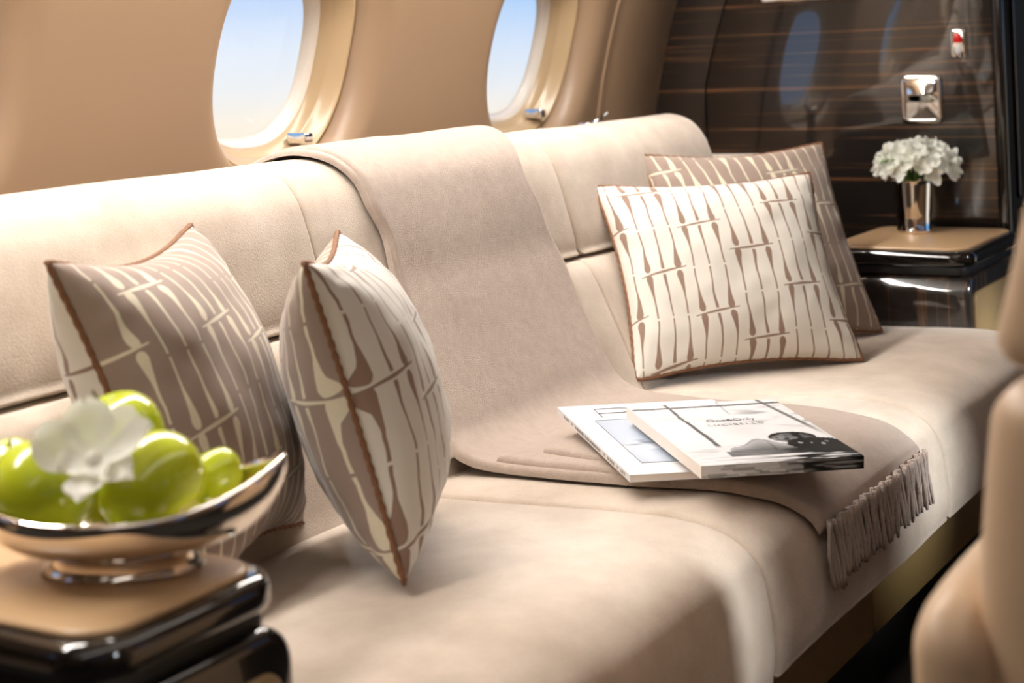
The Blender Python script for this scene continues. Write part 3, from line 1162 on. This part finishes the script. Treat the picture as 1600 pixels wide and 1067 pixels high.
def box_part(name, A, ex, ey, ez, p0, p1, q0, q1, h0, h1, mat, parent, bevel=.0008):
    c = [bpt(A, ex, ey, ez, p, q, h) for h in (h0, h1) for p, q in ((p0, q0), (p1, q0), (p1, q1), (p0, q1))]
    return mesh(name, c, [(0, 3, 2, 1), (4, 5, 6, 7), (0, 1, 5, 4), (1, 2, 6, 5), (2, 3, 7, 6), (3, 0, 4, 7)], mat, parent, False)


def printed(name, A, ex, ey, ez, fn, h, parent, np_, nq, p0=0, p1=1, q0=0, q1=1):
    V, Cc = [], []
    for i in range(np_ + 1):
        for j in range(nq + 1):
            p, q = p0 + (p1 - p0) * i / np_, q0 + (q1 - q0) * j / nq
            V.append(bpt(A, ex, ey, ez, p, q, h))
            c = fn(p, q)
            Cc.append(c if isinstance(c, tuple) else (c, c, c * 1.02))
    return mesh(name, V, gridf(np_ + 1, nq + 1), 'print', parent, False, cols=Cc)


T1 = .010
box_part('pages', A, ex, ey, ez, .004, .992, .003, .997, -T1 + .0008, -.0008, 'page', root)
cov = box_part('cover', A, ex, ey, ez, 0, 1, 0, 1, -.0008, 0, 'paper', root)
spn = box_part('spine', A, ex, ey, ez, -.004, .004, 0, 1, -T1, 0, 'paper', root)
box_part('back_cover', A, ex, ey, ez, 0, 1, 0, 1, -T1, -T1 + .0008, 'paper', root)


def paint_snow(p, q):
    c = Vector((.46, .53, .64)) * (1 - .15 * abs(q - .5)) + Vector((.10, .10, .08)) * vnoise(p * 2, q * 2, 3)
    band = sstep(.10, .05, abs(q - .42)) * sstep(-.1, .35, vnoise(p * 9, q * 22, 5))
    c = c * (1 - band) + Vector((.18, .20, .24)) * band
    snow = sstep(.06, .03, abs(q - .34))
    c = c * (1 - snow * .6) + Vector((.85, .87, .92)) * snow * .6
    return (max(0, c.x), max(0, c.y), max(0, c.z))


AA = bpt(A, ex, ey, ez, .13, .14, 0)
printed('cover_picture', AA, ex * .80, ey * .62, ez, paint_snow, .0003, cov, 50, 50)
for q0, q1, p0, p1 in ((.14, .143, .13, .93), (.757, .76, .13, .93), (.14, .76, .13, .133), (.14, .76, .927, .93)):
    box_part('rule_line', A, ex, ey, ez, p0, p1, q0, q1, .0001, .0006, 'ink', cov)


def text_part(name, body, A, ex, ey, ez, p, q, height, mat, parent, h=.0005, align='CENTER', spacing=1.0, stretch=1.0, extr=0.0):
    cu = bpy.data.curves.new('tmp_text', 'FONT')
    cu.body = body
    cu.size = height
    cu.align_x = align
    cu.space_character = spacing
    to = bpy.data.objects.new('tmp_text', cu)
    COL.objects.link(to)
    dg = bpy.context.evaluated_depsgraph_get()
    dg.update()
    me = bpy.data.meshes.new_from_object(to.evaluated_get(dg))
    ux, uy = ex.normalized() * stretch, ey.normalized()
    base = bpt(A, ex, ey, ez, p, q, h)
    Vv = [base + ux * v.co.x + uy * v.co.y for v in me.vertices]
    Ff = [tuple(p_.vertices) for p_ in me.polygons]
    bpy.data.objects.remove(to)
    bpy.data.curves.remove(cu)
    bpy.data.meshes.remove(me)
    return mesh(name, Vv, Ff, mat, parent, False)


# thin outlined masthead letters
def stroke(name, pts, wdt, parent, A, ex, ey, ez):
    V, F = tube([bpt(A, ex, ey, ez, p, q, .0006) for p, q in pts], wdt, 4)
    return mesh(name, V, F, 'ink', parent)


stroke('masthead_letter', [(.20, .80), (.20, .93), (.36, .93), (.40, .92), (.42, .905), (.42, .885), (.40, .87), (.36, .86), (.20, .86)], .0006, cov, A, ex, ey, ez)
stroke('masthead_letter', [(.46, .93), (.46, .84), (.48, .815), (.52, .80), (.57, .80), (.61, .815), (.63, .84), (.63, .93)], .0006, cov, A, ex, ey, ez)
# unreadable fine print along the spine
Vs, Fs = [], []
k = .06
while k < .94:
    l_ = random.uniform(.004, .012)
    b0 = len(Vs)
    for q_, h_ in ((k, -.0075), (k + l_, -.0075), (k + l_, -.003), (k, -.003)):
        Vs.append(bpt(A, ex, ey, ez, -.0048, q_, h_))
    Fs.append((b0, b0 + 1, b0 + 2, b0 + 3))
    k += l_ + random.uniform(.004, .012) + (.03 if random.random() < .12 else 0)
mesh('spine_print', Vs, Fs, 'ink', spn, False)

# upper magazine
root, A, ex, ey, ez = book('magazine', 'thick magazine with black and white seaside cover lying on top', M2A, M2B, M2C, .017, None, None)
T2 = .017
box_part('pages', A, ex, ey, ez, .004, .995, .003, .997, -T2 + .001, -.001, 'page', root)
box_part('back_cover', A, ex, ey, ez, 0, 1, 0, 1, -T2, -T2 + .001, 'page', root)
box_part('spine', A, ex, ey, ez, -.006, .004, 0, 1, -T2, 0, 'page', root)
cov2 = printed('cover', A, ex, ey, ez, paint_sea, .0, root, 110, 130)
V, Cc = [], []
for i in range(111):
    for j in range(9):
        p = i / 110
        V.append(A + ex * p - ey * .001 - ez * (T2 * j / 8))
        c = paint_sea(p, .10 - .02 * j + .0)
        r_ = vnoise(p * 6, j * .5, 3)
        c = .5 * c + .5 * (.75 if r_ > -.1 and p < .62 else .03)
        Cc.append((c, c, c))
mesh('printed_edge', V, gridf(111, 9), 'print', root, False, cols=Cc)
text_part('cover_text', 'One&Only', A, ex, ey, ez, .53, .655, .016, 'ink', cov2, stretch=1.0)
text_part('cover_text', 'LUCIBELLO', A, ex, ey, ez, .53, .585, .0115, 'ink', cov2, spacing=1.5)

# ------------------------------------------------------------------ fruit bowl
BC = Vector((1.085, 1.070, .597))
lat = Vector((math.sin(TH), -math.cos(TH), 0))      # long axis of the bowl
lat = Vector((.472, -.882, 0)).normalized()
dep = Vector((-lat.y, lat.x, 0))
BL, BW = .150, .092
bowl = empty('fruit_bowl', BC, 'boat shaped polished silver bowl of green apples on the near table', 'bowl')


def bowl_pt(r, a, shrink=0.0):
    """r 0..1 from the foot to the rim"""
    c, s = math.cos(a), math.sin(a)
    # pointed plan at both ends
    L = (BL - shrink) * (abs(c) ** 1.0) * math.copysign(1, c)
    Wd = (BW - shrink) * math.copysign(abs(s) ** 1.25, s)
    prof_r = math.sin(r * PI / 2) ** .8
    base = .36
    rr = base + (1 - base) * prof_r if r > 0 else base
    z = .018 + (.043 + .034 * abs(c) ** 3) * (1 - math.cos(r * PI / 2)) ** .95
    return BC + lat * (L * rr) + dep * (Wd * rr) + Vector((0, 0, z + shrink * .6))


na = 120
rs = [0, .1, .2, .32, .44, .56, .68, .78, .87, .94, 1.0]
V = []
for k in range(na):
    a = 2 * PI * k / na
    for r_ in rs:
        V.append(bowl_pt(r_, a))
    for r_ in rs[::-1]:
        V.append(bowl_pt(r_, a, .0035))
F = gridf(na, len(rs) * 2, True, False)
nn = len(rs) * 2
F.append(tuple(k * nn for k in range(na)))
F.append(tuple(k * nn + nn - 1 for k in range(na - 1, -1, -1)))
mesh('shell', V, F, 'silver', bowl)
V = []
for k in range(72):
    a = 2 * PI * k / 72
    for rr, z in ((.30, .020), (.33, .019), (.37, .014), (.41, .006), (.435, .002), (.435, .0), (.30, .0)):
        V.append(BC + lat * (BL * rr * 1.12 * math.cos(a)) + dep * (BW * rr * 1.25 * math.sin(a)) + Vector((0, 0, z)))
mesh('foot', V, gridf(72, 7, True, True), 'silver', bowl)


def apple(label, off, tilt, spin, rad=.043):
    c = BC + lat * off[0] + dep * off[1] + Vector((0, 0, off[2]))
    root = empty('apple', c, label, 'apple', 'green apples in the silver bowl')
    root.rotation_euler = (tilt[0], tilt[1], spin)
    V = []
    nA, nB = 36, 26
    for i in range(nA):
        a = 2 * PI * i / nA
        for j in range(nB):
            t = PI * j / (nB - 1)
            r0 = rad * (1 - .30 * max(0, math.cos(t)) ** 10 - .22 * max(0, -math.cos(t)) ** 8)
            r0 *= 1 + .02 * math.cos(5 * a) * math.sin(t) * (1 - math.cos(t)) * .5
            V.append((r0 * math.sin(t) * math.cos(a), r0 * math.sin(t) * math.sin(a), r0 * math.cos(t) * .94))
    mesh('fruit', V, gridf(nA, nB, True, False), 'apple', root, local=True)
    V, F = tube([(0, 0, rad * .60), (.001, 0, rad * .8), (.004, .001, rad * 1.02)], .0014, 6)
    mesh('stem', V, F, 'stem', root, local=True)
    return root


apple('green apple at left front of the bowl under the flower', (-.064, -.022, .076), (.5, .3), .5, .047)
apple('green apple at right front of the bowl beside the flower', (.036, -.024, .079), (.55, .6), 2.6, .048)
apple('green apple on top of the others behind the flower', (-.022, .060, .101), (-.3, .1), 1.2, .048)
apple('green apple at far left edge of the bowl', (-.109, .032, .090), (.2, -.4), .2, .021)
apple('green apple mostly hidden at right back of the bowl', (.074, .043, .068), (.2, .4), 2.2, .028)

# white orchid bloom resting on the fruit
oc = BC + lat * (-.004) + dep * (-.060) + Vector((0, 0, .109))
orc = empty('orchid_bloom', oc, 'white orchid bloom resting on the green apples', 'flower')
view = Vector((-.60, -.36, .70)).normalized()
ax = lat.copy()
ay = (Vector((0, 0, 1)) - view * view.z).normalized()
for ang, ln, wd, fwd in ((168, .042, .036, .10), (104, .040, .034, .06), (48, .040, .032, -.05), (14, .050, .022, .25), (-32, .038, .024, .35), (-92, .044, .024, .15), (-60, .024, .020, .6), (205, .026, .022, .5)):
    ln, wd = ln * 1.25, wd * 1.2
    d_ = (ax * math.cos(R(ang)) + ay * math.sin(R(ang))).normalized()
    d_ = (d_ + view * fwd).normalized()
    sd_ = d_.cross(view).normalized()
    up_n = sd_.cross(d_).normalized()
    V = []
    for i in range(13):
        t = i / 12
        wv_ = wd * .56 * (math.sin(PI * min(1, t ** 1.45)) ** .55) if 0 < t < 1 else wd * .06
        for j in range(9):
            u = -1 + j / 4
            cup = .010 * (u * u) * t + .014 * t * t * (1 if fwd < .3 else -.5)
            V.append(oc + d_ * (ln * t) + sd_ * (wv_ * u) + up_n * (-cup if up_n.dot(view) < 0 else cup))
    mesh('petal', V, gridf(13, 9), 'orchid', orc)
V = []
for i in range(16):
    for j in range(9):
        a, t = 2 * PI * i / 16, PI * j / 8
        V.append(oc + view * .004 + Vector((.007 * math.sin(t) * math.cos(a), .007 * math.sin(t) * math.sin(a), .007 * math.cos(t))))
mesh('column', V, gridf(16, 9, True, False), 'orchid', orc)

# ------------------------------------------------------------------ silver cup with hydrangea
VC = Vector((3.70, 1.163, .596))
cup = empty('silver_cup', VC, 'tapered silver cup of white flowers on the far table', 'cup')
V, F = lathe([(0, .0), (.034, .0), (.0375, .001), (.0385, .004), (.0385, .009), (.0375, .011), (.0395, .04), (.0425, .075), (.0455, .108), (.047, .117), (.0475, .119), (.0465, .1195), (.0445, .108), (.041, .07), (.037, .012), (0, .011)], VC, 56)
mesh('body', V, F, 'silver', cup, angle=60)

hy = empty('hydrangea', VC + Vector((0, 0, .10)), 'round head of white hydrangea flowers standing in the silver cup', 'flowers')
pm = None
V = []
for i in range(9):
    t = i / 8
    wv_ = .0125 * (math.sin(PI * min(.97, .08 + t * .89) ** .9) ** .65)
    for j in range(7):
        u = -1 + j / 3
        V.append((t * .030, wv_ * u, .006 * t * t - .004 * (1 - u * u) * math.sin(PI * t) + .002 * u * u))
proto = mesh('petal', V, gridf(9, 7), 'petal', hy, local=True)
first = True
camv = Vector((0, 0, CAM_Z)) - VC
rlat = Vector((math.sin(TH), -math.cos(TH), 0))
rdep = Vector((math.cos(TH), math.sin(TH), 0))
florets = []
gold_a = PI * (3 - math.sqrt(5))
for k in range(58):
    t = (k + .5) / 58
    ph = gold_a * k
    zz = 1 - 1.32 * t
    rr = math.sqrt(max(0, 1 - zz * zz))
    florets.append((Vector((rr * math.cos(ph), rr * math.sin(ph), zz))))
for k, n_ in enumerate(florets):
    c = Vector((0, 0, .050)) + rlat * .012 + rlat * (n_.dot(rlat) * .082) + rdep * (n_.dot(rdep) * .066) + Vector((0, 0, n_.z * .046 + random.uniform(-.004, .006)))
    nrm = (n_ + Vector((random.uniform(-.25, .25), random.uniform(-.25, .25), random.uniform(0, .3)))).normalized()
    t0 = nrm.orthogonal().normalized()
    b0 = nrm.cross(t0)
    tw = random.uniform(0, 2 * PI)
    for q in range(4):
        a = tw + q * PI / 2 + random.uniform(-.2, .2)
        dr = (t0 * math.cos(a) + b0 * math.sin(a) + nrm * random.uniform(.05, .6)).normalized()
        sd_ = nrm.cross(dr).normalized()
        un = dr.cross(sd_)
        o = proto if first else proto.copy()
        if not first:
            COL.objects.link(o)
            o.parent = hy
        first = False
        s_ = random.uniform(.7, 1.05)
        o.matrix_local = Matrix(((dr.x * s_, sd_.x * s_, un.x * s_, c.x), (dr.y * s_, sd_.y * s_, un.y * s_, c.y), (dr.z * s_, sd_.z * s_, un.z * s_, c.z), (0, 0, 0, 1)))
# a few leaves under the head and the stems in the cup
for (a0, ln, drop, hz_) in ((-.3, .06, .0, .026), (.9, .06, .01, .03), (2.6, .085, -.02, .05), (3.8, .06, .0, .03)):
    base = VC + Vector((0, 0, .10 + hz_ * .4))
    d_ = (rlat * math.cos(a0) - rdep * math.sin(abs(a0)) * .8).normalized()
    sd_ = Vector((0, 0, 1)).cross(d_).normalized()
    V = []
    for i in range(11):
        t = i / 10
        wv_ = .019 * math.sin(PI * min(.98, .05 + t * .93)) ** .8
        for j in range(7):
            u = -1 + j / 3
            V.append(base + d_ * (ln * t) + sd_ * (wv_ * u) + Vector((0, 0, .03 * math.sin(t * 2.4) - drop * t + .006 * u * u)))
    mesh('leaf', V, gridf(11, 7), 'green_leaf', hy)
V, F = [], []
for q in range(5):
    a = q * 1.26
    tube([VC + Vector((.015 * math.cos(a), .015 * math.sin(a), .015)), VC + Vector((.02 * math.cos(a), .02 * math.sin(a), .10)), VC + Vector((.03 * math.cos(a), .03 * math.sin(a), .16))], .003, 6, True, V, F)
mesh('stems', V, F, 'green_leaf', hy)

# ------------------------------------------------------------------ seat belt fitting behind the backrest
sb = empty('belt_fitting', (3.36, 1.80, .70), 'chrome belt fitting lying behind the sofa back under the far window', 'fitting')
V, F = slab(rrect(3.33, 3.385, 1.79, 1.82, .008, 4), .862, .874, .003, 3)
mesh('buckle', V, F, 'chrome', sb, angle=40)
V, F = tube([(3.375, 1.805, .868), (3.395, 1.80, .876), (3.42, 1.79, .892)], lambda t: .006 - .002 * t, 8)
mesh('tongue', V, F, 'chrome', sb)
V, F = slab(rrect(3.345, 3.37, 1.792, 1.818, .003, 3), .70, .863, .001, 2)
mesh('strap', V, F, 'seal', sb, angle=40)


# ------------------------------------------------------------------ club seat in the foreground
def loft(sections, n=40, ex_=3.2):
    """sections of (z, cx, cy, hx, hy): superellipse rings stacked, closed at both ends"""
    V = []
    for (z, cx, cy, hx, hy_) in sections:
        for k in range(n):
            c, s = se(2 * PI * k / n, ex_)
            V.append((cx + hx * c, cy + hy_ * s, z))
    F = gridf(len(sections), n, False, True)
    F.append(tuple(range(n - 1, -1, -1)))
    F.append(tuple((len(sections) - 1) * n + k for k in range(n)))
    return V, F


def rounded(secs, z0, z1, rd, n=6):
    """secs: function z-> (cx, cy, hx, hy); round the top and bottom rims"""
    out = []
    for k in range(n + 1):
        a = PI / 2 * k / n
        z = z0 + rd * (1 - math.cos(a))
        cx, cy, hx, hy_ = secs(z)
        d = rd * (1 - math.sin(a))
        out.append((z, cx, cy, hx - d, hy_ - d))
    for k in range(1, 12):
        z = z0 + rd + (z1 - z0 - 2 * rd) * k / 12
        out.append((z, *secs(z)))
    for k in range(n + 1):
        a = PI / 2 * k / n
        z = z1 - rd * (1 - math.sin(a))
        cx, cy, hx, hy_ = secs(z)
        d = rd * (1 - math.cos(a))
        out.append((z, cx, cy, hx - d, hy_ - d))
    return out


cs = empty('club_seat', (1.4, .04, 0), 'tan leather club seat seen from behind at the right edge', 'seat')
CY = .03


def back_sec(z):
    t = (z - .40) / .41
    half = .318 - .035 * t * t
    return (1.225 - .09 * (z - .4), CY, .085, half)


V, F = loft(rounded(back_sec, .38, .80, .03))
mesh('backrest', V, F, 'seat_leather', cs)


def head_sec(z):
    t = (z - .82) / .25
    return (1.19 - .06 * t, CY, .075 - .015 * t, .286 - .078 * t)


V, F = loft(rounded(head_sec, .806, 1.09, .028))
mesh('headrest', V, F, 'seat_leather', cs)
for sgn in (1, -1):
    yo = CY + sgn * .318

    def arm_sec(z, yo=yo):
        return (1.44, yo, .30, .045)
    V, F = loft(rounded(arm_sec, .20, .64, .04), 44, 3.6)
    mesh('armrest', V, F, 'seat_leather', cs)
V, F = loft(rounded(lambda z: (1.52, CY, .26, .265), .30, .46, .04), 40, 4)
mesh('seat_cushion', V, F, 'seat_leather', cs)
V, F = slab(rrect(1.25, 1.70, CY - .22, CY + .22, .04, 6), 0, .31, .01, 3)
mesh('pedestal', V, F, 'dark', cs, angle=40)
